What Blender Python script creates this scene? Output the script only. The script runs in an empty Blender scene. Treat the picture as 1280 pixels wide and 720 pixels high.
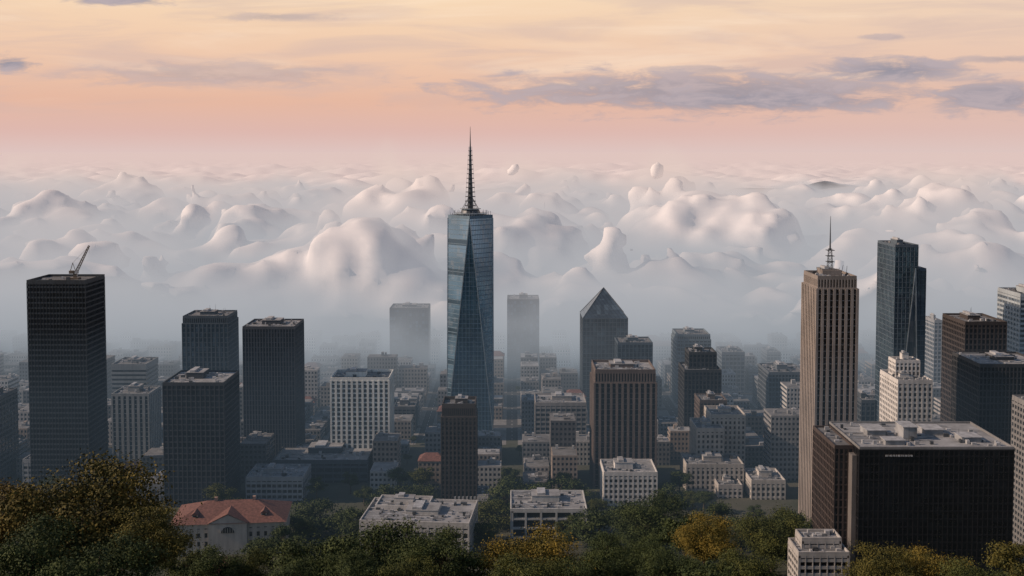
import bpy, math, random
import numpy as np
from mathutils import Vector, noise as mnoise
random.seed(7); rng=np.random.default_rng(7)
sc=bpy.context.scene
# ---------------------------------------------------------------- camera
CAMH=200.0; F=1372.0; T=math.radians(3.0); CT,ST=math.cos(T),math.sin(T)
PY=190+F*math.tan(T)
cam=bpy.data.cameras.new("camera"); co=bpy.data.objects.new("camera",cam); sc.collection.objects.link(co)
co.location=(0,0,CAMH); co.rotation_euler=(math.radians(90)-T,0,0)
cam.lens=36*F/1280; cam.sensor_width=36; cam.shift_y=-(360-PY)/1280; cam.clip_start=1; cam.clip_end=60000
sc.camera=co
sc.view_settings.view_transform='Standard'
def W(px,py,D):
    v=PY-py; Z=D*(v*CT-F*ST)/(F*CT+v*ST); return (px-640)*(D*CT-Z*ST)/F, CAMH+Z
def terrain(x,y):
    r=math.hypot(x*0.6,y)
    h=192-0.40*r
    k=25.0
    return k*math.log1p(math.exp(min(h/k,50))) if r<1200 else 0.0
# ---------------------------------------------------------------- material helpers
class NT:
    def __init__(s,tree): s.t=tree; s.n=tree.nodes; s.l=tree.links
    def node(s,typ,**kw):
        nd=s.n.new(typ)
        for k,v in kw.items(): setattr(nd,k,v)
        return nd
    def put(s,sock,v):
        if isinstance(v,bpy.types.NodeSocket): s.l.new(v,sock)
        elif v is not None:
            if isinstance(v,(tuple,list)) and len(v)==3 and len(sock.default_value)==4: v=(*v,1)
            sock.default_value=v
    def m(s,op,a,b=None,c=None,clamp=False):
        nd=s.n.new('ShaderNodeMath'); nd.operation=op; nd.use_clamp=clamp
        s.put(nd.inputs[0],a)
        if b is not None: s.put(nd.inputs[1],b)
        if c is not None: s.put(nd.inputs[2],c)
        return nd.outputs[0]
    def sep(s,v):
        nd=s.n.new('ShaderNodeSeparateXYZ'); s.l.new(v,nd.inputs[0]); return nd.outputs
    def comb(s,x,y,z):
        nd=s.n.new('ShaderNodeCombineXYZ'); s.put(nd.inputs[0],x); s.put(nd.inputs[1],y); s.put(nd.inputs[2],z); return nd.outputs[0]
    def noise(s,v,scale,detail=2,rough=.5,dist=0):
        nd=s.n.new('ShaderNodeTexNoise'); s.l.new(v,nd.inputs['Vector']); nd.inputs['Scale'].default_value=scale
        nd.inputs['Detail'].default_value=detail; nd.inputs['Roughness'].default_value=rough; nd.inputs['Distortion'].default_value=dist
        return nd.outputs[0]
    def mix(s,f,a,b):
        nd=s.n.new('ShaderNodeMix'); nd.data_type='RGBA'; s.put(nd.inputs[0],f); s.put(nd.inputs[6],a); s.put(nd.inputs[7],b); return nd.outputs[2]
    def ss(s,v,a,b):
        nd=s.n.new('ShaderNodeMapRange'); nd.interpolation_type='SMOOTHSTEP'; s.put(nd.inputs[0],v)
        nd.inputs[1].default_value=a; nd.inputs[2].default_value=b; return nd.outputs[0]
    def ramp(s,f,pts):
        nd=s.n.new('ShaderNodeValToRGB'); s.put(nd.inputs[0],f); cr=nd.color_ramp
        while len(cr.elements)<len(pts): cr.elements.new(0.5)
        for e,(p,c) in zip(cr.elements,pts): e.position=p; e.color=(*c,1)
        return nd.outputs[0]
def newmat(name):
    m=bpy.data.materials.new(name); m.use_nodes=True; t=NT(m.node_tree)
    return m,t,m.node_tree.nodes['Principled BSDF'],m.node_tree.nodes['Material Output']
_c={}
def wall(col,rough=.8,var=.22):
    k=('w',col,rough)
    if k in _c: return _c[k]
    m,t,p,o=newmat("facade_stone"); tc=t.node('ShaderNodeTexCoord').outputs['Object']
    mp=t.node('ShaderNodeMapping'); t.l.new(tc,mp.inputs[0]); mp.inputs['Scale'].default_value=(1,1,.18)
    a=t.noise(mp.outputs[0],.55,3,.6); b=t.noise(tc,.06,1)
    f=t.m('ADD',t.m('MULTIPLY',a,.6),t.m('MULTIPLY',b,.5))
    d=tuple(c*(1-var*1.5) for c in col); e=tuple(min(c*(1+var),.9) for c in col)
    t.put(p.inputs['Base Color'],t.ramp(f,[(.3,d),(.75,e)])); p.inputs['Roughness'].default_value=rough
    _c[k]=m; return m
def glass(col,bw=3.0,fh=3.6,var=.6,metal=.35,rough=.12,line=.0):
    k=('g',col,bw,fh,var,metal,rough,line)
    if k in _c: return _c[k]
    m,t,p,o=newmat("window_glass"); tc=t.node('ShaderNodeTexCoord').outputs['Object']
    x,y,z=t.sep(tc)
    ix=t.m('FLOOR',t.m('DIVIDE',t.m('ADD',x,.37),bw)); iy=t.m('FLOOR',t.m('DIVIDE',t.m('ADD',y,.37),bw)); iz=t.m('FLOOR',t.m('DIVIDE',t.m('ADD',z,.11),fh))
    wn=t.node('ShaderNodeTexWhiteNoise'); wn.noise_dimensions='3D'; t.l.new(t.comb(ix,iy,iz),wn.inputs[0])
    r=wn.outputs[0]; big=t.noise(tc,.035,1)
    base=t.mix(t.ss(big,.3,.7),tuple(c*.65 for c in col),tuple(c*1.35 for c in col))
    base=t.mix(t.m('MULTIPLY',t.ss(r,.55,1),var),base,tuple(min(c*3+.05,.5) for c in col))
    if line>0:
        u=t.m('FRACT',t.m('DIVIDE',t.m('ADD',x,y),bw)); ln=t.m('LESS_THAN',u,.2)
        base=t.mix(t.m('MULTIPLY',ln,line),base,tuple(c*.3 for c in col))
    t.put(p.inputs['Base Color'],base); p.inputs['Metallic'].default_value=metal
    t.put(p.inputs['Roughness'],t.m('MULTIPLY_ADD',r,.12,rough))
    _c[k]=m; return m
def plain(name,col,rough=.7,metal=0,nscale=.3,var=.25):
    k=(name,col)
    if k in _c: return _c[k]
    m,t,p,o=newmat(name); tc=t.node('ShaderNodeTexCoord').outputs['Object']
    n=t.noise(tc,nscale,3,.6)
    t.put(p.inputs['Base Color'],t.ramp(n,[(.3,tuple(c*(1-var) for c in col)),(.7,tuple(min(1,c*(1+var)) for c in col))]))
    p.inputs['Roughness'].default_value=rough; p.inputs['Metallic'].default_value=metal
    _c[k]=m; return m
ROOF=plain("roof_deck",(.14,.145,.15),.9,0,.15,.4); ROOFL=plain("roof_light",(.25,.26,.27),.9,0,.15,.35)
MECH=plain("roof_plant_metal",(.42,.43,.44),.5,.3,.4,.3); STEEL=plain("dark_steel",(.09,.1,.11),.5,.6); TRIM=plain("bright_steel",(.36,.43,.48),.35,.6)
TERRA=plain("terracotta_tiles",(.145,.068,.055),.85,0,.9,.4); BLACK=plain("black_panel",(.012,.013,.016),.4)
# ---------------------------------------------------------------- mesh builder
BQ=np.array([[0,3,2,1],[4,5,6,7],[0,1,5,4],[1,2,6,5],[2,3,7,6],[3,0,4,7]])
class MB:
    def __init__(s): s.v=[];s.f=[];s.mi=[];s.mats=[]
    def mid(s,m):
        if m not in s.mats: s.mats.append(m)
        return s.mats.index(m)
    def add(s,vs,fs,m):
        o=len(s.v); s.v.extend(vs); i=s.mid(m)
        for f in fs: s.f.append([o+a for a in f]); s.mi.append(i)
    def box(s,x0,x1,y0,y1,z0,z1,m):
        s.add([(x0,y0,z0),(x1,y0,z0),(x1,y1,z0),(x0,y1,z0),(x0,y0,z1),(x1,y0,z1),(x1,y1,z1),(x0,y1,z1)],BQ.tolist(),m)
    def prism(s,bot,top,m,cap=True):
        n=len(bot); vs=list(bot)+list(top)
        fs=[[i,(i+1)%n,n+(i+1)%n,n+i] for i in range(n)]
        if cap: fs+= [list(range(n-1,-1,-1)),list(range(n,2*n))]
        s.add(vs,fs,m)
    def beam(s,p,q,r,m,r2=None,n=4):
        p=Vector(p);q=Vector(q);d=(q-p).normalized(); a=d.orthogonal().normalized(); b=d.cross(a); r2=r if r2 is None else r2
        B=[tuple(p+(a*math.cos(2*math.pi*i/n)+b*math.sin(2*math.pi*i/n))*r) for i in range(n)]
        C=[tuple(q+(a*math.cos(2*math.pi*i/n)+b*math.sin(2*math.pi*i/n))*r2) for i in range(n)]
        s.prism(B,C,m)
    def obj(s,name,loc=(0,0,0),rz=0):
        me=bpy.data.meshes.new(name); me.from_pydata(s.v,[],s.f); 
        for m in s.mats: me.materials.append(m)
        me.polygons.foreach_set('material_index',s.mi); me.update()
        ob=bpy.data.objects.new(name,me); sc.collection.objects.link(ob); ob.location=loc; ob.rotation_euler[2]=rz
        return ob
def facade(b,x0,x1,y0,y1,z0,z1,fh,bw,bandf,pierf,proud,g,w,w2=None,pp=.08):
    w2=w2 or w
    b.box(x0+proud,x1-proud,y0+proud,y1-proud,z0,z1-.05,g)
    n=max(1,round((z1-z0)/fh)); h=(z1-z0)/n
    if bandf>0:
        for i in range(n):
            b.box(x0,x1,y0,y1,z0+i*h,z0+i*h+h*bandf,w)
    b.box(x0-.05,x1+.05,y0-.05,y1+.05,z1-max(.6,h*bandf),z1,w)
    if pierf>0:
        nx=max(1,round((x1-x0)/bw)); ny=max(1,round((y1-y0)/bw)); q=proud+.02
        for i in range(nx+1):
            c=x0+(x1-x0)*i/nx; hw=bw*pierf/2; a0=max(c-hw,x0-pp);a1=min(c+hw,x1+pp)
            b.box(a0,a1,y0-pp,y0+q,z0,z1-.2,w2); b.box(a0,a1,y1-q,y1+pp,z0,z1-.2,w2)
        for i in range(ny+1):
            c=y0+(y1-y0)*i/ny; hw=bw*pierf/2; a0=max(c-hw,y0-pp+.03);a1=min(c+hw,y1+pp-.03)
            b.box(x0-pp+.01,x0+q,a0,a1,z0,z1-.25,w2); b.box(x1-q,x1+pp-.01,a0,a1,z0,z1-.25,w2)
def roof(b,x0,x1,y0,y1,z,w,par=1.2,deck=None,plant=1.0,pent=True,ant=0):
    deck=deck or ROOF; t=.5
    b.box(x0+t,x1-t,y0+t,y1-t,z,z+.15,deck)
    b.box(x0,x1,y0,y0+t,z+.002,z+par,w); b.box(x0,x1,y1-t,y1,z+.002,z+par,w)
    b.box(x0+.01,x0+t,y0+t,y1-t,z+.002,z+par-.02,w); b.box(x1-t,x1-.01,y0+t,y1-t,z+.002,z+par-.02,w)
    sx=x1-x0; sy=y1-y0; mx=.12*sx
    if pent:
        a=x0+sx*random.uniform(.22,.4); c=a+sx*random.uniform(.25,.4); d=y0+sy*random.uniform(.3,.45); e=d+sy*.35; h=random.uniform(2.2,4)
        b.box(a,c,d,e,z+.15,z+h,w); b.box(a-.2,c+.2,d-.2,e+.2,z+h,z+h+.25,ROOFL)
        b.box(a+(c-a)*.2,a+(c-a)*.5,d+.6,e-.6,z+h+.25,z+h+1.4,MECH)
    for i in range(int(plant*10)):
        u=x0+1+random.random()*(sx-4); v=y0+1+random.random()*(sy-4); s1=random.uniform(.7,2.2); s2=random.uniform(.7,2); h=random.uniform(.6,1.9)
        b.box(u,u+s1,v,v+s2,z+.15,z+.15+h,random.choice([MECH,MECH,STEEL,ROOFL]))
    for i in range(int(plant*3)):
        v=y0+1+random.random()*(sy-2); u=x0+1; b.box(u,u+sx*random.uniform(.3,.8),v,v+.35,z+.4,z+.7,MECH)
    for i in range(ant):
        u=x0+sx*random.uniform(.15,.85); v=y0+sy*random.uniform(.2,.8); b.beam((u,v,z),(u,v,z+random.uniform(4,8)),.14,STEEL,.05)
foot=[]
def rect(x0,x1,yt,D,dep):
    X0=W(x0,yt,D)[0] if x0<640 else W(x0,yt,D)[0]*(D+dep)/D
    X1=W(x1,yt,D)[0] if x1>=640 else W(x1,yt,D)[0]*(D+dep)/D
    if X1-X0<6: X1=X0+6
    z=W(x0,yt,D)[1]; foot.append((X0-2,X1+2,D-2,D+dep+2)); return X0,X1,z
def bld(name,x0,x1,yt,D,dep,wc,gc,fh=3.6,bw=3,bandf=.3,pierf=.2,proud=.35,par=1.2,plant=1,pent=True,ant=0,rz=0,w2=None,deck=None,metal=.35,var=.6,rough=.12,crown=None,line=0,pp=.08):
    X0,X1,z=rect(x0,x1,yt,D,dep); cx=(X0+X1)/2; hw=(X1-X0)/2; hd=dep/2
    b=MB(); w=wall(wc) ; g=glass(gc,bw,fh,var,metal,rough,line); ww=wall(w2) if w2 else w
    z1=z-par
    gz=min(terrain(cx,D+hd),terrain(cx,D))-2
    if crown:
        zc=z1-crown; facade(b,-hw,hw,-hd,hd,gz,zc,fh,bw,bandf,pierf,proud,g,w,ww,pp)
        facade(b,-hw+.6,hw-.6,-hd+.6,hd-.6,zc,z1,crown,bw*.5,.12,.5,.5,BLACK,w,ww)
        roof(b,-hw+.6,hw-.6,-hd+.6,hd-.6,z1,w,par,deck,plant,pent,ant)
    else:
        facade(b,-hw,hw,-hd,hd,gz,z1,fh,bw,bandf,pierf,proud,g,w,ww,pp)
        roof(b,-hw,hw,-hd,hd,z1,w,par,deck,plant,pent,ant)
    return b.obj(name,(cx,D+hd,0),math.radians(rz)),b,(hw,hd,z1)
# ---------------------------------------------------------------- the named buildings
DG=(.035,.045,.055); BG=(.05,.075,.1)
ob,_,(hw,hd,z1)=bld("dark_office_tower",33,131,350,620,30,(.042,.052,.062),(.028,.034,.042),3.0,1.9,.32,.12,.25,par=1.5,plant=.6,pent=False,var=.12)
# crane on its roof
b=MB(); C=plain("crane_steel",(.16,.13,.1),.5,.3)
def lattice(b,p,q,w0,w1,n,r,m):
    p=Vector(p);q=Vector(q);d=(q-p).normalized();a=Vector((0,1,0)) if abs(d.y)<.9 else Vector((1,0,0)); a=(a-d*a.dot(d)).normalized(); c=d.cross(a)
    prev=None
    for i in range(n+1):
        t=i/n; w=w0+(w1-w0)*t; o=p.lerp(q,t); cs=[o+a*w+c*w,o+a*w-c*w,o-a*w-c*w,o-a*w+c*w]
        for k in range(4): b.beam(cs[k],cs[(k+1)%4],r*.7,m)
        if prev:
            for k in range(4): b.beam(prev[k],cs[k],r,m); b.beam(prev[k],cs[(k+1)%4],r*.6,m)
        prev=cs
b.box(-2.5,2.5,-2.5,2.5,0,1,C); b.box(-.8,.8,-.8,.8,1,3.2,C); b.box(-3.2,-.6,-1,1,3.2,5,C); b.box(.6,1.8,-1,1,3.2,5,MECH)
lattice(b,(.5,0,3.6),(8.5,0,19.5),.7,.35,11,.14,C); b.beam((-2.6,0,5),(-1.2,0,9.5),.2,C); b.beam((-1.2,0,9.5),(8.2,0,19),.07,C); b.beam((-1.2,0,9.5),(.5,0,4),.15,C)
b.beam((8.5,0,19.3),(8.5,0,15),.05,C)
b.obj("rooftop_crane",(W(93,345,635)[0],636,z1+.15))
bld("dark_banded_tower",-40,22,500,640,34,(.09,.1,.11),DG,3.2,4,.4,.1,.3,ant=2)
bld("striped_office_block",139,198,455,800,28,(.2,.22,.23),DG,3.2,4,.5,0,.3,plant=1.5,var=.2)
bld("slab_apartment_block",139,201,492,700,24,(.24,.26,.27),DG,3,3.5,.1,.5,.5,plant=1.5,var=.2)
bld("crowned_office_tower",227,298,395,760,30,(.06,.08,.1),BG,3.4,3,.15,.3,.3,ant=4,crown=4,metal=.5)
bld("grid_office_tower",203,299,478,600,34,(.035,.042,.052),(.028,.038,.05),3.3,2.6,.22,.25,.4,plant=3,deck=ROOFL,var=.25)
bld("dark_glass_tower",303,380,408,680,32,(.055,.065,.08),(.04,.052,.07),3,1.8,.12,.35,.3,plant=2,deck=ROOFL,var=.2)
bld("white_apartment_tower",413,492,472,680,26,(.68,.70,.67),(.12,.14,.16),3,3.2,.28,.42,.8,plant=2.5,par=1.6,pp=.3,var=.4)
bld("misty_glass_tower",487,538,385,990,30,(.05,.06,.075),BG,3.4,3,.15,.2,.3)
bld("misty_slab_tower",634,674,374,975,30,(.05,.06,.075),BG,3.4,3,.15,.2,.3)
bld("small_dark_block",492,522,508,770,20,(.1,.11,.12),DG,3.2,3,.35,.2,.3)
bld("blue_glass_block",768,816,428,815,26,(.06,.085,.11),BG,3.4,3,.12,.2,.3,metal=.6)
bld("ornate_brown_tower",551,597,505,600,20,(.06,.05,.045),(.03,.03,.03),2.8,2.2,.35,.45,.5,par=2,crown=5,plant=1.5)
bld("tan_banded_tower",668,733,503,720,28,(.27,.26,.25),(.07,.08,.09),3.1,3.4,.42,.15,.4,plant=2.5,pent=True,deck=ROOFL,var=.3)
bld("brown_pier_tower",738,821,462,640,32,(.125,.10,.09),(.03,.03,.032),3.3,3.4,.12,.42,.8,par=1.8,crown=6,plant=3,deck=ROOFL,w2=(.15,.12,.105),pp=.35,var=.2)
bld("pale_blue_tower",839,889,418,860,30,(.13,.17,.2),BG,3.4,3,.35,.15,.3,crown=3)
bld("dark_notched_tower",848,902,462,720,26,(.035,.037,.04),(.02,.022,.028),3.2,2.5,.25,.3,.4)
bld("dark_notched_tower_top",856,896,440,726,18,(.035,.037,.04),(.02,.022,.028),3.2,2.5,.25,.3,.4)
bld("misty_blue_block",895,931,440,900,26,(.14,.17,.2),BG,3.4,3,.35,.15,.3)
bld("brown_stepped_tower",868,909,500,690,20,(.1,.08,.07),(.04,.04,.045),3.1,2.6,.35,.35,.4)
bld("grey_glass_block",948,1006,465,800,34,(.1,.12,.14),(.06,.075,.09),3.4,2.4,.3,.25,.3,plant=2,var=.2)
bld("misty_block",930,950,462,910,20,(.2,.22,.24),BG,3.4,3,.35,.15,.3)
bld("misty_block",951,976,440,960,24,(.16,.18,.2),BG,3.4,3,.35,.15,.3)
bld("slender_pale_tower",1155,1176,400,860,22,(.26,.28,.3),BG,3.4,3,.35,.2,.3)
bld("white_grid_block",1100,1166,475,610,30,(.60,.59,.57),(.06,.06,.065),3.1,2.8,.38,.4,.6,par=1.2,plant=2)
bld("dark_brown_tower",1178,1259,402,640,34,(.05,.042,.04),(.025,.025,.028),3.2,2.4,.3,.3,.4,plant=1.5,ant=2,var=.2)
bld("black_office_block",1190,1310,455,570,36,(.035,.037,.04),(.018,.02,.024),3.3,2.0,.2,.3,.35,plant=2,deck=ROOFL,var=.2)
bld("pale_banded_tower",1247,1320,367,720,34,(.33,.38,.41),(.08,.1,.12),3.3,4,.45,.06,.3,plant=1)
bld("grey_slab_tower",1265,1330,505,520,20,(.2,.2,.2),DG,3,3,.4,.3,.4)
bld("cream_stepped_block",862,905,535,650,26,(.44,.41,.37),(.05,.05,.05),3,2.8,.4,.5,.5,plant=1)
bld("cream_stepped_block",880,932,518,662,24,(.44,.41,.37),(.05,.05,.05),3,2.8,.4,.5,.5,plant=1)
bld("cream_apartment_block",850,930,580,630,24,(.4,.38,.35),(.05,.05,.05),3,2.8,.4,.5,.5,plant=3)
bld("white_apartment_block",750,822,590,600,26,(.6,.59,.57),(.06,.06,.06),3,2.6,.4,.4,.6,plant=3,deck=ROOFL)
bld("cream_low_block",928,982,600,615,24,(.48,.46,.43),(.05,.05,.05),3,2.6,.4,.4,.5,plant=3,deck=ROOFL)
bld("cream_low_block",890,928,606,618,20,(.42,.4,.38),(.05,.05,.05),3,2.6,.4,.4,.5,plant=2)
bld("dark_podium_block",340,470,575,650,40,(.07,.085,.1),(.03,.04,.05),3.4,5,.35,.1,.4,plant=5,deck=ROOFL)
bld("grey_podium_block",307,389,596,610,26,(.28,.3,.32),(.05,.06,.07),3.2,3,.4,.2,.5,plant=3,deck=ROOFL)
bld("grey_low_block",168,248,604,610,26,(.2,.21,.22),(.05,.06,.07),3.2,3,.45,.2,.5,plant=3,deck=ROOFL)
bld("pale_low_block",28,110,574,630,26,(.26,.28,.3),(.06,.07,.08),3.2,3,.45,.2,.5,plant=3,deck=ROOFL)
bld("small_white_block",565,611,618,600,16,(.48,.47,.46),(.05,.05,.05),3,3,.5,.5,.4,plant=2)
bld("dark_slab_block",1064,1094,500,730,22,(.06,.07,.08),DG,3.3,3,.3,.2,.3)
bld("terraced_white_building",985,1062,690,420,16,(.40,.39,.375),(.04,.04,.045),2.9,3,.42,.12,.8,plant=2,pent=False,deck=ROOFL)
bld("terraced_white_building_upper",994,1052,672,425,10,(.40,.39,.375),(.04,.04,.045),2.9,3,.42,.12,.8,plant=1,pent=False,deck=ROOFL)
bld("pale_civic_building",638,734,636,530,30,(.48,.49,.48),(.05,.06,.07),4.6,7.5,.2,.13,1.4,plant=5,deck=ROOFL,pent=True,par=1)
bld("rooftop_plant_building",452,594,652,500,34,(.42,.42,.41),(.05,.055,.06),3.6,3.2,.4,.3,.7,plant=7,deck=ROOFL,pent=True,rz=-5)
bld("rooftop_plant_building_annex",470,540,632,520,16,(.46,.46,.45),(.05,.055,.06),3.6,3.2,.4,.3,.7,plant=2,deck=ROOFL,pent=True,rz=-5)
# tan tower with mast
TW=(.225,.20,.182)
ob,_,(hw,hd,z1)=bld("tan_pier_tower",1003,1073,345,560,28,TW,(.04,.04,.042),3.3,3.1,.14,.46,1.0,par=1.4,plant=2,crown=5,w2=(.285,.25,.225),pent=True,pp=.4,var=.25)
b=MB(); b.box(-5,5,-4,4,0,3,wall(TW)); lattice(b,(0,0,3),(0,0,14),1.3,.7,6,.13,STEEL); b.beam((0,0,13),(0,0,31),.45,STEEL,.1,6)
for zz in (7,10,13): b.box(-1.9,1.9,-1.9,1.9,zz,zz+.3,STEEL)
for dx in(-7,-5,5,7,9): b.beam((dx,random.uniform(-5,5),-.5),(dx,0,random.uniform(3,6)),.12,STEEL)
m=b.obj("mast",(0,0,z1+.3)); m.parent=ob
# glass tower with pyramid head
X0,X1,zs=rect(725,785,398,840,34); hw=(X1-X0)/2; zp=W(755,360,857)[1]; b=MB(); g=glass((.09,.13,.165),3,3.4,.35,.6,.1,.5); w=wall((.07,.09,.11))
facade(b,-hw,hw,-17,17,0,zs,3.4,3,.12,.12,.25,g,w)
b.prism([(-hw,-17,zs),(hw,-17,zs),(hw,17,zs),(-hw,17,zs)],[(-.3,-.3,zp),(.3,-.3,zp),(.3,.3,zp),(-.3,.3,zp)],g)
for sx,sy in((-1,-1),(1,-1),(1,1),(-1,1)): b.beam((sx*hw,sy*17,zs),(0,0,zp+.3),.35,w)
for k in range(1,8):
    t=k/8; a=hw*(1-t); c=17*(1-t); zz=zs+(zp-zs)*t
    for p,q in(((-a,-c),(a,-c)),((a,-c),(a,c)),((a,c),(-a,c)),((-a,c),(-a,-c))): b.beam((*p,zz),(*q,zz),.14,w)
b.obj("pyramid_top_tower",((X0+X1)/2,857,0))
# faceted right-hand tower
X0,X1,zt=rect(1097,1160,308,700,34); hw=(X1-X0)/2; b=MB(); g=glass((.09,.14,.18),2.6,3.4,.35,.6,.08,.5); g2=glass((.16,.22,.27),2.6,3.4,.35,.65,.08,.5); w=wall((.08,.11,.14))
xs=hw*.42; zsd=W(1150,338,700)[1]
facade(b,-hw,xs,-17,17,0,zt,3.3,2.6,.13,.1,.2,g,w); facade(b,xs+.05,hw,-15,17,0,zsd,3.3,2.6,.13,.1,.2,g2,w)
zl=W(1130,450,700)[1]
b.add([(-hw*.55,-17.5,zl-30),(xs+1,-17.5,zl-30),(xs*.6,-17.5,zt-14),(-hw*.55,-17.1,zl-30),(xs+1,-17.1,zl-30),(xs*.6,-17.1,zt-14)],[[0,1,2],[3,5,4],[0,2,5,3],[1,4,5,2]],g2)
b.beam((-hw*.55,-17.6,zl-30),(xs*.6,-17.6,zt-14),.35,TRIM); b.beam((xs+1,-17.6,zl-30),(xs*.6,-17.6,zt-14),.35,TRIM)
roof(b,-hw,xs,-17,17,zt,w,1.2,plant=.8); roof(b,xs+.05,hw,-15,17,zsd,w,1.2,plant=.6,pent=False)
b.obj("faceted_glass_tower",((X0+X1)/2,717,0))
# main tower: square base twisting to a 45-degree square top, spire
D=750; X0=W(558.5,300,D)[0]; X1=W(615.5,300,D)[0]; r=(X1-X0)/2; zt=W(587,274,D)[1]; cy=D+r; foot.append((X0-5,X1+5,D-5,D+2*r+5))
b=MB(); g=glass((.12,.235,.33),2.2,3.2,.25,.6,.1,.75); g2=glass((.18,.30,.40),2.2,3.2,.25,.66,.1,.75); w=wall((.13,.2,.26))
base=[(-r,-r),(r,-r),(r,r),(-r,r)]; top=[(0,-r),(r,0),(0,r),(-r,0)]
vs=[(x,y,8) for x,y in base]+[(x,y,zt) for x,y in top]
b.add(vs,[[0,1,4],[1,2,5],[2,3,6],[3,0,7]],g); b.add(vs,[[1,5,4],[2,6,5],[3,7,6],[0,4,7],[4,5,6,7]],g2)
b.box(-r,r,-r,r,-1,8,w)
n=int((zt-8)/3.2)
def ring(t,z,hgt,k):
    P=[]
    for i in range(4):
        c=base[i]; tp=top[(i-1)%4]; tn=top[i]
        P.append((c[0]+(tp[0]-c[0])*t,c[1]+(tp[1]-c[1])*t)); P.append((c[0]+(tn[0]-c[0])*t,c[1]+(tn[1]-c[1])*t))
    P=[(x*k,y*k) for x,y in P]; return [(x,y,z) for x,y in P],[(x,y,z+hgt) for x,y in P]
for i in range(1,n+1):
    t=i/(n+.5); A,B=ring(t,8+(zt-8)*t,.45,1.008); b.prism(A,B,w)
for i in range(4):
    c0=Vector((*base[i],8)); c1=Vector((*base[(i+1)%4],8)); nn=Vector((c0.x+c1.x,c0.y+c1.y,0)).normalized()*.22
    for k in range(1,12):
        u=k/12; s=c0.lerp(c1,u); hh=min(u,1-u)*2; e=Vector((s.x,s.y,8+(zt-8)*hh)); b.beam(s+nn,e+nn,.16,w)
for i in range(4):
    c=base[i]
    for tv in(top[i],top[(i-1)%4]): b.beam((c[0]*1.01,c[1]*1.01,8),(tv[0]*1.01,tv[1]*1.01,zt),.4,TRIM)
for i in range(4):
    p=top[i];q=top[(i+1)%4]; b.prism([(p[0],p[1],zt),(q[0],q[1],zt),(q[0]*.93,q[1]*.93,zt),(p[0]*.93,p[1]*.93,zt)],[(p[0],p[1],zt+2.2),(q[0],q[1],zt+2.2),(q[0]*.93,q[1]*.93,zt+2.2),(p[0]*.93,p[1]*.93,zt+2.2)],w)
    for k in range(9):
        u=k/9; x=p[0]+(q[0]-p[0])*u; y=p[1]+(q[1]-p[1])*u; b.beam((x*.9,y*.9,zt),(x*.9,y*.9,zt+random.uniform(3,5)),.18,MECH)
def cyl(b,r0,r1,z0,z1,m,n=16): b.prism([(r0*math.cos(2*math.pi*i/n),r0*math.sin(2*math.pi*i/n),z0) for i in range(n)],[(r1*math.cos(2*math.pi*i/n),r1*math.sin(2*math.pi*i/n),z1) for i in range(n)],m)
cyl(b,10,9.6,zt,zt+3,STEEL); cyl(b,12,12,zt+3,zt+3.5,TRIM); cyl(b,7,6,zt+3.5,zt+6.2,STEEL); cyl(b,7.4,7.4,zt+6.2,zt+6.6,TRIM)
for i in range(18):
    a=i*math.pi/9; b.beam((11.6*math.cos(a),11.6*math.sin(a),zt+3.4),(11.6*math.cos(a),11.6*math.sin(a),zt+5.4),.16,MECH)
    b.beam((5.8*math.cos(a),5.8*math.sin(a),zt+6.5),(1.6*math.cos(a),1.6*math.sin(a),zt+14),.1,STEEL)
ztip=W(587,158,D+r)[1]; L=ztip-zt
cyl(b,2.0,1.3,zt+6,zt+L*.45,STEEL,8); cyl(b,1.2,.6,zt+L*.45,zt+L*.75,STEEL,8); cyl(b,.5,.1,zt+L*.75,ztip,STEEL,6)
for k in range(13):
    t=.13+.6*k/12; rr=4.2*(1-t)**1.1+.4; cyl(b,rr,rr,zt+L*t,zt+L*t+.5,STEEL,10)
    for i in range(6):
        a=i*math.pi/3; b.beam((rr*.9*math.cos(a),rr*.9*math.sin(a),zt+L*t),(rr*.85*math.cos(a),rr*.85*math.sin(a),zt+L*(t+.05)),.1,TRIM)
b.obj("spire_skyscraper",((X0+X1)/2,cy,0))
# black cuboid block with slab
X0,X1,z=rect(1036,1268,560,455,44); hw=(X1-X0)/2; b=MB(); bk=wall((.012,.012,.014),.45); gk=glass((.008,.009,.011),3,3.4,.1,.0,.25)
facade(b,-hw,hw,-22,22,-5,z-.6,3.3,2.1,.2,.15,.12,gk,bk); roof(b,-hw,hw,-22,22,z-.6,wall((.2,.2,.2)),1.0,ROOFL,4,False,2)
b.box(-hw+.8,hw-.8,-21.3,-20.9,z+.45,z+.6,MECH)
for (a,c,d,e,h) in((-.28,-.1,-8,2,5.2),(-.7,-.45,-2,8,2.2),(.1,.35,0,9,2),(.45,.7,-12,-4,1.8),(-.6,-.35,-16,-10,1.5)):
    b.box(a*hw,c*hw,d,e,z-.45,z+h,ROOFL); b.box(a*hw-.4,c*hw+.4,d-.4,e+.4,z+h,z+h+.3,MECH)
xx=-hw+11
for wd in(.9,.3,.9,.8,.5,.9,.3,.8,.9,.6,.9):
    b.box(xx,xx+wd,-22.4,-22.1,z-3.6,z-2.9,MECH); xx+=wd+.35
xl=-hw-8
facade(b,xl,-hw-.05,-14,20,-5,z-2,3.3,2.2,.2,.3,.3,glass((.02,.02,.02),3,3.3,.4,.1),wall((.06,.045,.04))); b.box(-hw-2,-hw-.06,-19,-14.1,-5,z-4,wall((.15,.14,.135)))
roof(b,xl,-hw-.05,-14,20,z-2,wall((.06,.045,.04)),1,plant=.5,pent=False)
b.obj("black_office_building",((X0+X1)/2,477,0))
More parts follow.
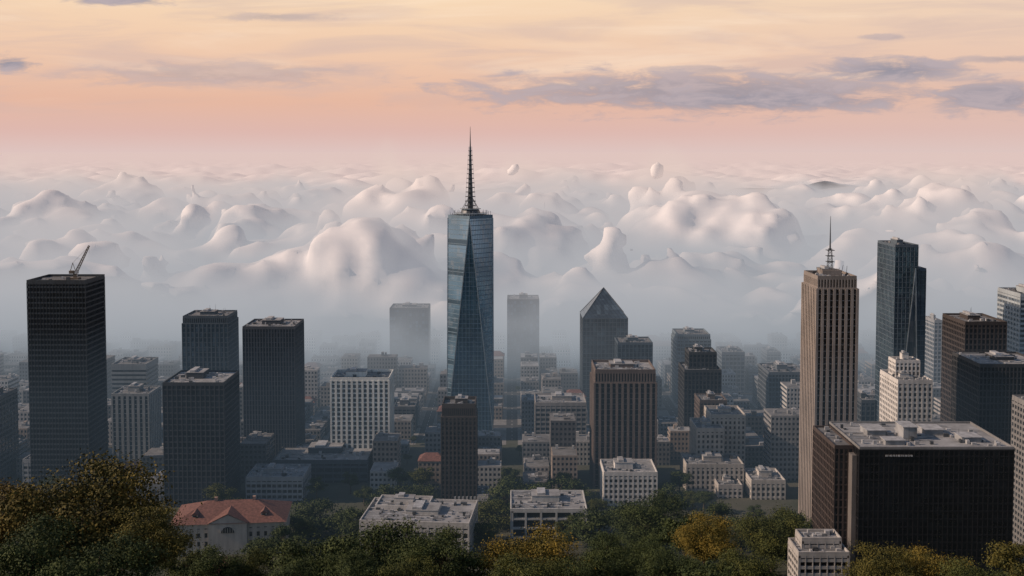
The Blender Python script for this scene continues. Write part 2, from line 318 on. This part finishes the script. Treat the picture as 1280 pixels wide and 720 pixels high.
# white block penthouse
X,z=W(1135,452,622); b=MB(); facade(b,-7,7,-6,6,-12,0,3,2.5,.35,.35,.3,glass((.06,.06,.065)),wall((.60,.59,.57))); roof(b,-7,7,-6,6,0,wall((.60,.59,.57)),.8,plant=.4)
b.obj("rooftop_penthouse",(X,628,z))
# red-roofed house
X0=W(213,660,505)[0]; X1=W(350,660,505)[0]; zc=W(280,655,505)[1]; zr=W(280,624,520)[1]; hw=(X1-X0)/2; dp=14; foot.append((X0-2,X1+2,500,536))
b=MB(); w=wall((.45,.42,.38)); g=glass((.04,.045,.05),2,3,.4,.1)
gz=-2; facade(b,-hw,hw,-dp,dp,gz,zc,3.8,3.4,.45,.6,.4,g,w)
b.box(-hw-.6,hw+.6,-dp-.6,dp+.6,zc,zc+.5,w)
e=1.2; R=[(-hw-e,-dp-e,zc+.5),(hw+e,-dp-e,zc+.5),(hw+e,dp+e,zc+.5),(-hw-e,dp+e,zc+.5)]
b.prism(R,[(-hw*.45,-.2,zr),(hw*.45,-.2,zr),(hw*.45,.2,zr),(-hw*.45,.2,zr)],TERRA)
gw=hw*.34; gzt=zc+5.5
b.box(-gw,gw,-dp-2,-dp-.65,gz,zc+1,w)
b.add([(-gw-.6,-dp-2.6,zc+1),(gw+.6,-dp-2.6,zc+1),(0,-dp-2.6,gzt),(-gw-.6,-2,zc+1),(gw+.6,-2,zc+1),(0,-2,gzt)],[[0,2,5,3],[1,4,5,2],[3,4,1,0]],TERRA)
b.add([(-gw,-dp-2.02,zc+1),(gw,-dp-2.02,zc+1),(0,-dp-2.02,gzt-.6)],[[0,1,2]],w)
for rr,yy,mm in((3.9,-dp-2.25,w),(3.0,-dp-2.4,g)):
    P=[(rr*math.cos(math.pi*i/12),rr*math.sin(math.pi*i/12)*.95) for i in range(13)]
    b.prism([(x,yy,zc-3.5+h) for x,h in P][::-1],[(x,yy+.3,zc-3.5+h) for x,h in P][::-1],mm)
for k in(-2,-1,0,1,2): b.box(k*1.1-.08,k*1.1+.08,-dp-2.5,-dp-2.41,zc-3.4,zc-1.2,w)
for sx in(-.62,.62):
    b.box(sx*hw-1.3,sx*hw+1.3,-dp*.75,-dp*.2,zc+1,zc+3.6,w); b.prism([(sx*hw-1.7,-dp*.8,zc+3.6),(sx*hw+1.7,-dp*.8,zc+3.6),(sx*hw+1.7,-dp*.1,zc+3.6),(sx*hw-1.7,-dp*.1,zc+3.6)],[(sx*hw-.1,-dp*.8,zc+5),(sx*hw+.1,-dp*.8,zc+5),(sx*hw+.1,-dp*.1,zc+5),(sx*hw-.1,-dp*.1,zc+5)],TERRA)
    b.box(sx*hw-.8,sx*hw+.8,-dp*.75-.05,-dp*.75,zc+1.8,zc+3.3,g)
for cx_ in(-.3,.4): b.box(cx_*hw-.7,cx_*hw+.7,-.8,.8,zr-2,zr+1.6,wall((.3,.2,.16)))
b.obj("red_roof_house",((X0+X1)/2,519,0),math.radians(6))
X,z=W(258,706,430); b=MB(); zg=terrain(X,430); b.box(-10,10,-6,6,-30,-3,w)
b.prism([(-11,-7,-3),(11,-7,-3),(11,7,-3),(-11,7,-3)],[(-8,-.2,1),(8,-.2,1),(8,.2,1),(-8,.2,1)],TERRA); b.box(3,4.2,-1,.2,-1,2,w)
b.obj("red_roof_cottage",(X,436,z))
# ---------------------------------------------------------------- low-rise city
cols=[(.3,.28,.26),(.38,.37,.36),(.22,.225,.23),(.17,.17,.17),(.3,.25,.21),(.15,.17,.19),(.42,.42,.41),(.11,.11,.115)]
gl=[glass((.04,.045,.05),2.5,3,.4,.1),glass((.05,.065,.08),2.5,3,.4,.3)]
def clash(a,b_,c,d): return any(a<q[1] and b_>q[0] and c<q[3] and d>q[2] for q in foot)
b=MB(); BX,BY,RW=62,54,12
for j in range(0,9):
    y0=628+j*BY
    for i in range(-14,14):
        x0=i*BX
        if abs(x0+25)>.52*y0+60: continue
        nx=random.choice([2,3,3]); ny=random.choice([2,2,3])
        for a in range(nx):
            for c in range(ny):
                wx=(BX-RW)/nx; wy=(BY-RW)/ny
                u0=x0+RW/2+a*wx+random.uniform(.3,1.5); u1=x0+RW/2+(a+1)*wx-random.uniform(.3,1.5); v0=y0+RW/2+c*wy+random.uniform(.2,1.5); v1=y0+RW/2+(c+1)*wy-random.uniform(.2,1.5)
                if clash(u0,u1,v0,v1) or random.random()<.12: continue
                fl=random.choice([2,3,3,4,4,5,5,6,7,8]) if y0<900 else random.choice([2,3,4,5,6]); 
                if random.random()<.04 and y0<850: fl+=7
                h=fl*3.1; w=wall(random.choice(cols)); g=random.choice(gl)
                b.box(u0+.3,u1-.3,v0+.3,v1-.3,-.5,h-.1,g)
                for k in range(fl+1): b.box(u0,u1,v0,v1,k*3.1-.6,k*3.1+.9 if k<fl else k*3.1+.6,w)
                npz=int((u1-u0)/2.6)+1
                for k in range(npz+1):
                    q=u0+(u1-u0)*k/npz; hh=.55; b.box(max(q-hh,u0-.02),min(q+hh,u1+.02),v0-.04,v0+.32,0,h,w)
                if random.random()<.06:
                    b.prism([(u0-.4,v0-.4,h+.6),(u1+.4,v0-.4,h+.6),(u1+.4,v1+.4,h+.6),(u0-.4,v1+.4,h+.6)],[(u0+4,(v0+v1)/2-.2,h+4),(u1-4,(v0+v1)/2-.2,h+4),(u1-4,(v0+v1)/2+.2,h+4),(u0+4,(v0+v1)/2+.2,h+4)],TERRA)
                else:
                    b.box(u0+.4,u1-.4,v0+.4,v1-.4,h+.6,h+.7,random.choice([ROOF,ROOF,ROOFL]))
                    for k in range(random.randint(2,6)):
                        s1=random.uniform(.8,4);s2=random.uniform(.8,3.5);p=u0+.6+random.random()*max(.1,u1-u0-s1-1.2);q=v0+.6+random.random()*max(.1,v1-v0-s2-1.2)
                        b.box(p,p+s1,q,q+s2,h+.7,h+.7+random.uniform(.6,2.8),random.choice([MECH,w,ROOFL]))
b.obj("low_rise_city_blocks")
# ---------------------------------------------------------------- ground, roads
m,t,p,o=newmat("ground_soil_grass"); tc=t.node('ShaderNodeTexCoord').outputs['Object']; n=t.noise(tc,.02,6,.65)
t.put(p.inputs['Base Color'],t.ramp(n,[(.35,(.03,.04,.018)),(.6,(.07,.07,.05))])); p.inputs['Roughness'].default_value=.95; GM=m
xs=[-30000,-12000,-5000,-2500]+list(np.linspace(-1200,1200,97))+[2500,5000,12000,30000]
ys=[-6000,-2000,-800,-300]+list(np.linspace(-100,1300,71))+[2500,6000,15000,40000]
vs=[(x,y,terrain(x,y)+(mnoise.noise((x*.02,y*.02,0))*3 if y<560 and abs(x)<1200 else 0)-.02) for y in ys for x in xs]; nx=len(xs)
fs=[(j*nx+i,j*nx+i+1,(j+1)*nx+i+1,(j+1)*nx+i) for j in range(len(ys)-1) for i in range(nx-1)]
b=MB(); b.v=vs; b.f=[list(f) for f in fs]; b.mats=[GM]; b.mi=[0]*len(fs); gr=b.obj("ground")
gr.data.polygons.foreach_set('use_smooth',[True]*len(fs))
ASP=plain("asphalt",(.05,.05,.052),.9,0,.2,.25); PAV=plain("pavement",(.2,.2,.2),.9); PAINT=plain("road_paint",(.7,.7,.68),.7)
b=MB()
for i in range(-14,15):
    x=i*BX; b.box(x-4,x+4,640,1430,-.3,.30,ASP)
    for k in range(0,76): b.box(x-.1,x+.1,644+k*10,648+k*10,.3,.306,PAINT)
for j in range(0,16):
    y=628+j*BY+.0; b.box(-900,900,y-4,y+4,-.3,.296,ASP)
b.obj("city_roads")
b=MB()
for j in range(0,15):
    for i in range(-14,14): b.box(i*BX+4.05,(i+1)*BX-4.05,628+j*BY+4.05,628+(j+1)*BY-4.05,-.3,.42,PAV)
b.obj("pavements")
# ---------------------------------------------------------------- trees
m,t,p,o=newmat("leaves"); oi=t.node('ShaderNodeObjectInfo'); tc=t.node('ShaderNodeTexCoord').outputs['Object']
n=t.noise(tc,2.6,2,.6); n2=t.noise(tc,14,1)
f=t.m('ADD',t.m('MULTIPLY',n,.7),t.m('MULTIPLY',n2,.3))
mul=t.node('ShaderNodeMix'); mul.data_type='RGBA'; mul.blend_type='MULTIPLY'; mul.inputs[0].default_value=1
t.l.new(oi.outputs['Color'],mul.inputs[6]); t.l.new(t.ramp(f,[(.35,(.4,.5,.5)),(.65,(1.7,1.45,1.0))]),mul.inputs[7])
t.l.new(mul.outputs[2],p.inputs['Base Color']); p.inputs['Roughness'].default_value=.75; p.inputs['Specular IOR Level'].default_value=.2; LEAF=m
BARK=plain("bark",(.06,.045,.03),.9)
def treemesh(nm,nclump,nleaf,ls,seed):
    rg=np.random.default_rng(seed); b=MB(); pts=[]
    b.beam((0,0,-1.9),(.04,.02,-.75),.085,BARK,.06,8); b.beam((.04,.02,-.75),(0,.05,.1),.06,BARK,.03,7)
    V=[];
    for i in range(nclump):
        while True:
            c=rg.uniform(-1,1,3)
            if .25<np.linalg.norm(c)<1: break
        c=c/np.linalg.norm(c)*rg.uniform(.45,.86)*(1+.12*math.sin(i*2.3)); c[2]=c[2]*.72+.02
        if c[2]<-.4: c[2]*=.6
        R=rg.uniform(.17,.36)
        if i%2==0: b.beam((.02,.02,-.6+.4*rg.random()),tuple(c),.028,BARK,.008,5)
        k=nleaf; d=rg.normal(size=(k,3)); d/=np.linalg.norm(d,axis=1)[:,None]; d[:,2]=np.abs(d[:,2])*rg.choice([1,1,1,-.6],size=k)
        rad=R*(rg.random(k)**.4)*(1+.25*rg.normal(size=k)); P=c+d*rad[:,None]*np.array([1.15,1.15,.8])
        nn=d+rg.normal(size=(k,3))*.55; nn/=np.linalg.norm(nn,axis=1)[:,None]
        a=np.cross(nn,rg.normal(size=(k,3))); a/=np.linalg.norm(a,axis=1)[:,None]; e=np.cross(nn,a); s=ls*rg.uniform(.6,1.4,size=(k,1))
        V.append(np.stack([P-a*s,P-e*s*.55,P+a*s,P+e*s*.55],1).reshape(-1,3))
    V=np.concatenate(V); o=len(b.v); b.v.extend(map(tuple,V.tolist())); i=b.mid(LEAF); q=len(V)//4
    b.f.extend((np.arange(q*4).reshape(q,4)+o).tolist()); b.mi.extend([i]*q)
    me=bpy.data.meshes.new(nm); me.from_pydata(b.v,[],b.f); [me.materials.append(x) for x in b.mats]; me.polygons.foreach_set('material_index',b.mi); me.update(); return me
TM=[treemesh("tree_crown",34,190,.038,s) for s in range(5)]; TBIG=[treemesh("tree_crown_dense",75,420,.019,s+20) for s in range(2)]
G1=(.045,.068,.03); G2=(.082,.082,.026); G3=(.06,.076,.027); G4=(.14,.118,.03)
def tree(px,py,wpx,D,col,big=False,flat=.9,name="tree"):
    R=wpx/2*D/F; X,z=W(px,py,D); me=random.choice(TBIG if big else TM); ob=bpy.data.objects.new(name,me); sc.collection.objects.link(ob)
    ob.scale=(R,R,R*flat); ob.location=(X,D,z-R*flat*.82); ob.rotation_euler[2]=random.uniform(0,6.28); ob.color=(*col,1)
tree(100,574,235,200,(.08,.074,.024),True,.9); tree(-15,605,140,205,(.09,.07,.024),True); tree(178,635,130,190,G2,True); tree(40,645,170,180,G1,True); tree(120,668,170,175,G1,True)
for (x,y,w_,D_,c) in [(470,646,160,330,G1),(545,658,120,320,G1),(400,664,120,325,G1),(660,660,130,330,G4),(655,690,110,300,G3),(760,668,85,360,G1),(815,612,105,480,G1),(880,644,86,400,G4),(855,640,70,440,G1),
 (965,636,95,460,G3),(930,686,95,330,G3),(1105,684,110,300,G2),(1160,684,100,310,G4),(1230,702,120,280,G3),(1275,676,75,360,G2),(262,682,90,330,G1),(310,686,80,340,G3),(230,686,60,330,G3),
 (400,620,75,560,G1),(440,630,60,540,G1),(370,638,60,540,G1),(510,600,80,600,G1),(480,610,60,590,G1),(640,598,70,590,G1),(690,596,70,600,G1),(720,604,60,590,G1),(620,622,60,560,G3),(750,636,70,500,G1),(790,626,60,520,G1),
 (840,600,50,600,G1),(900,626,60,520,G1),(945,640,70,500,G3),(985,634,70,500,G1),(600,648,50,520,G3),(330,668,50,480,G1),(355,655,50,500,G1),(760,688,90,350,G1),(840,686,90,340,G1),(810,668,80,380,G1),(700,698,80,320,G1),(890,698,70,330,G1),(590,688,60,340,G1),(370,696,90,310,G1),(440,690,90,300,G1),(510,694,90,300,G3)]:
    tree(x,y,w_*1.1,D_,c,w_>=80)
for i in range(130):
    D_=random.uniform(500,640) if i<80 else random.uniform(650,950); X=random.uniform(-.5,.5)*D_; 
    if clash(X-4,X+4,D_-4,D_+4): continue
    if D_>645: X=round(X/BX)*BX+random.choice([-5,5])
    R=random.uniform(4.5,8) if D_<645 else random.uniform(2.5,4); ob=bpy.data.objects.new("tree",random.choice(TM)); sc.collection.objects.link(ob)
    ob.scale=(R,R,R); ob.location=(X,D_,terrain(X,D_)+R*1.4); ob.rotation_euler[2]=random.uniform(0,6.28); ob.color=(*random.choice([G1,G1,G3]),1)
# ---------------------------------------------------------------- cloud sea
MN=(-1350,790,0); MX=(1350,3000,236)
def cloud_tree(kind,mat,vox):
    ng=bpy.data.node_groups.new("cloud_"+kind,'GeometryNodeTree'); ng.interface.new_socket('Geometry',in_out='OUTPUT',socket_type='NodeSocketGeometry'); t=NT(ng)
    P=t.node('GeometryNodeInputPosition').outputs[0]; x,y,z=t.sep(P)
    XY=t.comb(x,y,t.m('MULTIPLY',z,.4)); nb=t.noise(XY,1/330,2,.5); nb2=t.noise(XY,1/190,1,.5)
    H=t.m('ADD',t.m('MULTIPLY',t.m('SUBTRACT',nb,.5),t.m('MULTIPLY_ADD',t.ss(y,1000,1600),130,90)),t.m('MULTIPLY_ADD',t.ss(y,1000,2100),34,68))
    for (bx,by,hh,R,asp) in BUMPS:
        dx=t.m('DIVIDE',t.m('SUBTRACT',x,bx),R); dy=t.m('DIVIDE',t.m('SUBTRACT',y,by),R*asp)
        e=t.m('EXPONENT',t.m('MULTIPLY',t.m('ADD',t.m('MULTIPLY',dx,dx),t.m('MULTIPLY',dy,dy)),-1)); H=t.m('ADD',H,t.m('MULTIPLY',e,hh))
    def vor(scale):
        wv=t.node('ShaderNodeTexNoise'); t.l.new(P,wv.inputs['Vector']); wv.inputs['Scale'].default_value=scale*1.2; wv.inputs['Detail'].default_value=1
        vm=t.node('ShaderNodeVectorMath'); vm.operation='MULTIPLY_ADD'; t.l.new(wv.outputs[1],vm.inputs[0]); vm.inputs[1].default_value=(.6/scale,)*3; t.l.new(P,vm.inputs[2])
        v=t.node('ShaderNodeTexVoronoi'); v.feature='SMOOTH_F1'; t.l.new(vm.outputs[0],v.inputs['Vector']); v.inputs['Scale'].default_value=scale; v.inputs['Smoothness'].default_value=.28
        return t.m('SUBTRACT',.45,v.outputs['Distance'])
    A=t.m('MULTIPLY_ADD',t.ss(y,960,1250),.75,.25)
    pf=t.m('ADD',t.m('MULTIPLY',vor(1/165),92),t.m('MULTIPLY',vor(1/75),54))
    pf=t.m('ADD',pf,t.m('MULTIPLY',vor(1/38),26))
    if kind=='core': pf=t.m('ADD',pf,t.m('MULTIPLY',t.m('SUBTRACT',t.noise(P,1/60,2,.5),.5),30))
    else: pf=t.m('ADD',pf,t.m('MULTIPLY',t.m('SUBTRACT',t.noise(P,1/60,5,.65),.5),62))
    s=t.m('ADD',t.m('SUBTRACT',H,z),t.m('MULTIPLY',A,pf))
    cxx=t.m('DIVIDE',t.m('ADD',x,40),150); cen=t.m('MULTIPLY',t.m('EXPONENT',t.m('MULTIPLY',t.m('MULTIPLY',cxx,cxx),-1)),45)
    fy=t.m('SUBTRACT',t.m('ADD',y,cen),t.m('SUBTRACT',t.m('MULTIPLY_ADD',t.m('SUBTRACT',nb2,.5),200,905),t.m('MULTIPLY',t.m('MINIMUM',z,80),1.3)))
    if kind=='core':
        d=t.m('MINIMUM',t.m('SUBTRACT',s,22),t.m('MULTIPLY',t.m('SUBTRACT',fy,300),.4)); dens=t.m('MULTIPLY_ADD',d,1/60,.5,clamp=True)
    else:
        wisp=t.m('MULTIPLY_ADD',t.ss(t.noise(P,1/45,4,.65,1.0),.32,.68),1.1,.3)
        dens=t.m('MULTIPLY',t.m('DIVIDE',t.m('ADD',s,20),44,clamp=True),t.m('POWER',t.m('DIVIDE',fy,210,clamp=True),1.25)); dens=t.m('MULTIPLY',dens,wisp)
        dens=t.m('MAXIMUM',dens,t.m('MULTIPLY',t.m('DIVIDE',t.m('SUBTRACT',110,z),50,clamp=True),.055))
    vc=t.node('GeometryNodeVolumeCube'); t.l.new(dens,vc.inputs['Density']); vc.inputs['Min'].default_value=MN; vc.inputs['Max'].default_value=MX
    for i,k in enumerate('XYZ'): vc.inputs['Resolution '+k].default_value=int((MX[i]-MN[i])/vox)
    outp=vc.outputs[0]
    if kind=='core':
        v2=t.node('GeometryNodeVolumeToMesh'); t.l.new(outp,v2.inputs['Volume']); v2.inputs['Threshold'].default_value=.5
        sm=t.node('GeometryNodeSetShadeSmooth'); t.l.new(v2.outputs[0],sm.inputs[0]); outp=sm.outputs[0]
    st=t.node('GeometryNodeSetMaterial'); t.l.new(outp,st.inputs[0]); st.inputs['Material'].default_value=mat
    go=t.node('NodeGroupOutput'); t.l.new(st.outputs[0],go.inputs[0]); return ng
def bump(px,py,D,R,asp=1,base=130):
    X,z=W(px,py,D); return (X,D,z-base,R,asp)
BUMPS=[bump(490,186,1750,105),bump(430,208,1500,130),bump(545,218,1650,90),bump(480,268,1250,100,1,85),bump(175,205,2300,60),bump(225,200,2450,60),bump(240,218,2000,70),bump(350,236,1700,115),
       bump(880,214,1800,140),bump(970,226,1700,125),bump(700,250,1500,95),bump(60,246,1600,150),bump(300,263,1400,100),bump(1180,246,1700,160),bump(800,275,1300,110,1,95),bump(130,280,1250,110,1,95)]
def absem(t,dens,col,o):
    ab=t.node('ShaderNodeVolumeAbsorption'); ab.inputs['Color'].default_value=(0,0,0,1); t.put(ab.inputs['Density'],dens)
    em=t.node('ShaderNodeEmission'); t.put(em.inputs['Color'],col); t.put(em.inputs['Strength'],dens)
    ad=t.node('ShaderNodeAddShader'); t.l.new(ab.outputs[0],ad.inputs[0]); t.l.new(em.outputs[0],ad.inputs[1]); t.l.new(ad.outputs[0],o.inputs['Volume'])
def vap(name,sig,col):
    m,t,p,o=newmat(name); t.n.remove(p); absem(t,sig,col,o); return m
cm,t,p,o=newmat("cloud_white"); p.inputs['Base Color'].default_value=(.85,.83,.84,1); p.inputs['Roughness'].default_value=1; p.inputs['Specular IOR Level'].default_value=0
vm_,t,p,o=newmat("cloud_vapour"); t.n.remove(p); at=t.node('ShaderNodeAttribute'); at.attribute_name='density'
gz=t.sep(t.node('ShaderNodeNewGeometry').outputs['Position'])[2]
col=t.ramp(t.m('DIVIDE',gz,200),[(0,(.15,.19,.23)),(.12,(.32,.345,.375)),(.35,(.42,.43,.46)),(.6,(.54,.50,.505)),(.85,(.76,.60,.54))])  # scattered light put in as glow: dim bluish low, bright and warm high
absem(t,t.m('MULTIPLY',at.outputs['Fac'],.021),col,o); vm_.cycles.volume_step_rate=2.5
def gobj(name,ng):
    me=bpy.data.meshes.new(name); ob=bpy.data.objects.new(name,me); sc.collection.objects.link(ob); md=ob.modifiers.new("cloud",'NODES'); md.node_group=ng; return ob
gobj("cloud_bank",cloud_tree('core',cm,8.2))
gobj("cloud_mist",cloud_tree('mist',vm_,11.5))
# far deck of cloud
Y=2950*(1.0135**np.arange(210)); b=MB(); nx=360
for y in Y:
    for i in range(nx):
        x=(i/(nx-1)-.5)*1.25*y
        v=mnoise.noise((x/700,y/700,1)); d1=mnoise.voronoi((x/170,y/170,0))[0][0]; d2=mnoise.voronoi((x/70,y/70,3))[0][0]; d3=mnoise.voronoi((x/420,y/420,3))[0][0]
        b.v.append((x,y,102+30*v+32*(.5-d1)+13*(.4-d2)+40*(.4-d3)))
b.f=[[j*nx+i,j*nx+i+1,(j+1)*nx+i+1,(j+1)*nx+i] for j in range(len(Y)-1) for i in range(nx-1)]; b.mats=[cm]; b.mi=[0]*len(b.f)
fd=b.obj("cloud_sea"); fd.data.polygons.foreach_set('use_smooth',[True]*len(b.f))
# haze layers: a constant glow colour stands in for scattered light
def haze(name,x,y0,y1,z0,z1,sig,col):
    b=MB(); b.box(-x,x,y0,y1,z0,z1,vap(name,sig,col)); return b.obj(name)
haze("city_haze",1350,440,789,.6,100,.00035,(.20,.28,.36))
haze("horizon_haze",16000,3001,45000,50,190,.0003,(.74,.56,.52))
# ---------------------------------------------------------------- sky, sun
sd=Vector((-.80,-.10,.46)).normalized()
w=bpy.data.worlds.new("World"); sc.world=w; w.use_nodes=True; t=NT(w.node_tree); bg=t.n['Background']; out=t.n['World Output']
dirv=t.node('ShaderNodeTexCoord').outputs['Generated']; x,y,z=t.sep(dirv)
ya=t.m('MAXIMUM',t.m('ABSOLUTE',y),.05); az=t.m('DIVIDE',x,ya); el=t.m('DIVIDE',z,ya)
grad=t.ramp(z,[(0,(.73,.55,.52)),(.018,(.73,.48,.43)),(.045,(.79,.48,.36)),(.085,(.86,.58,.42)),(.14,(.94,.70,.48)),(.3,(.6,.55,.52)),(.7,(.25,.33,.43))])
right=t.ss(az,-.1,.55); grad=t.mix(t.m('MULTIPLY',right,.3),grad,(.72,.58,.54))
back=t.ss(y,.3,-.3); grad=t.mix(t.m('MULTIPLY',back,.8),grad,(.26,.34,.44))
bgp=t.node('ShaderNodeBackground'); t.put(bgp.inputs[0],grad); bgp.inputs[1].default_value=1.0
sv=t.comb(t.m('MULTIPLY',az,5),t.m('MULTIPLY',el,42),0); n1=t.noise(sv,1,5,.55,.6); 
n2=t.noise(t.comb(t.m('MULTIPLY',az,22),t.m('MULTIPLY',el,90),3),1,5,.62,.4)
st=t.m('MULTIPLY',t.ss(n1,.42,.66),t.ss(el,.02,.06))
grad=t.mix(t.m('MULTIPLY',st,.42),grad,(.58,.45,.44))
st2=t.m('MULTIPLY',t.ss(t.noise(t.comb(t.m('MULTIPLY',az,3),t.m('MULTIPLY',el,30),9),1,5,.6,.5),.5,.75),t.ss(el,.03,.08)); grad=t.mix(t.m('MULTIPLY',st2,.5),grad,(1.0,.8,.62))
mask=None
for (px0,px1,py0,py1,st_) in [(560,1200,88,142,.9),(700,1180,106,144,1),(1015,1215,72,106,1.2),(1150,1330,98,144,1.0),(-20,52,70,90,1.2),(80,225,-8,9,1.0),(275,420,17,28,.5),(100,450,78,108,.5),(1180,1330,70,80,.6),(790,950,82,94,.6),(1075,1130,44,51,.6)]:
    a0=((px0+px1)/2-640)/F; e0=(190-(py0+py1)/2)/F; wa=(px1-px0)/2/F; we=(py1-py0)/2/F
    u=t.m('DIVIDE',t.m('SUBTRACT',az,a0),wa*1.25); v=t.m('DIVIDE',t.m('SUBTRACT',el,e0),we*1.25); 
    q=t.m('SUBTRACT',1,t.m('SQRT',t.m('ADD',t.m('MULTIPLY',u,u),t.m('MULTIPLY',v,v))))
    q=t.m('ADD',q,t.m('MULTIPLY',t.m('SUBTRACT',n2,.5),2.4)); q=t.m('MULTIPLY',t.ss(q,0,.7),min(st_,1)*.95)
    mask=q if mask is None else t.m('MAXIMUM',mask,q)
grad=t.mix(mask,grad,t.mix(t.ss(n2,.35,.65),(.30,.29,.35),(.47,.40,.43)))
t.put(bg.inputs[0],grad); bg.inputs[1].default_value=1.0
win=t.m('MULTIPLY',t.m('MULTIPLY',t.ss(y,.55,.7),t.m('SUBTRACT',1,t.ss(z,.2,.35))),t.ss(z,-.01,.0))
m1=t.node('ShaderNodeMixShader'); t.put(m1.inputs[0],win); t.l.new(bgp.outputs[0],m1.inputs[1]); t.l.new(bg.outputs[0],m1.inputs[2])
sky=t.node('ShaderNodeTexSky'); sky.sky_type='NISHITA'; sky.sun_disc=False; sky.sun_elevation=math.asin(sd.z); sky.sun_rotation=math.atan2(sd.x,sd.y)
b2=t.node('ShaderNodeBackground'); t.l.new(sky.outputs[0],b2.inputs[0]); b2.inputs[1].default_value=.075
ms=t.node('ShaderNodeMixShader'); t.put(ms.inputs[0],t.ss(z,.15,.5)); t.l.new(m1.outputs[0],ms.inputs[1]); t.l.new(b2.outputs[0],ms.inputs[2]); t.l.new(ms.outputs[0],out.inputs[0])
L=bpy.data.lights.new("sun",'SUN'); L.energy=4.0; L.angle=math.radians(.5); L.color=(1,.74,.56)
so=bpy.data.objects.new("sun",L); sc.collection.objects.link(so); so.rotation_euler=sd.to_track_quat('Z','Y').to_euler()
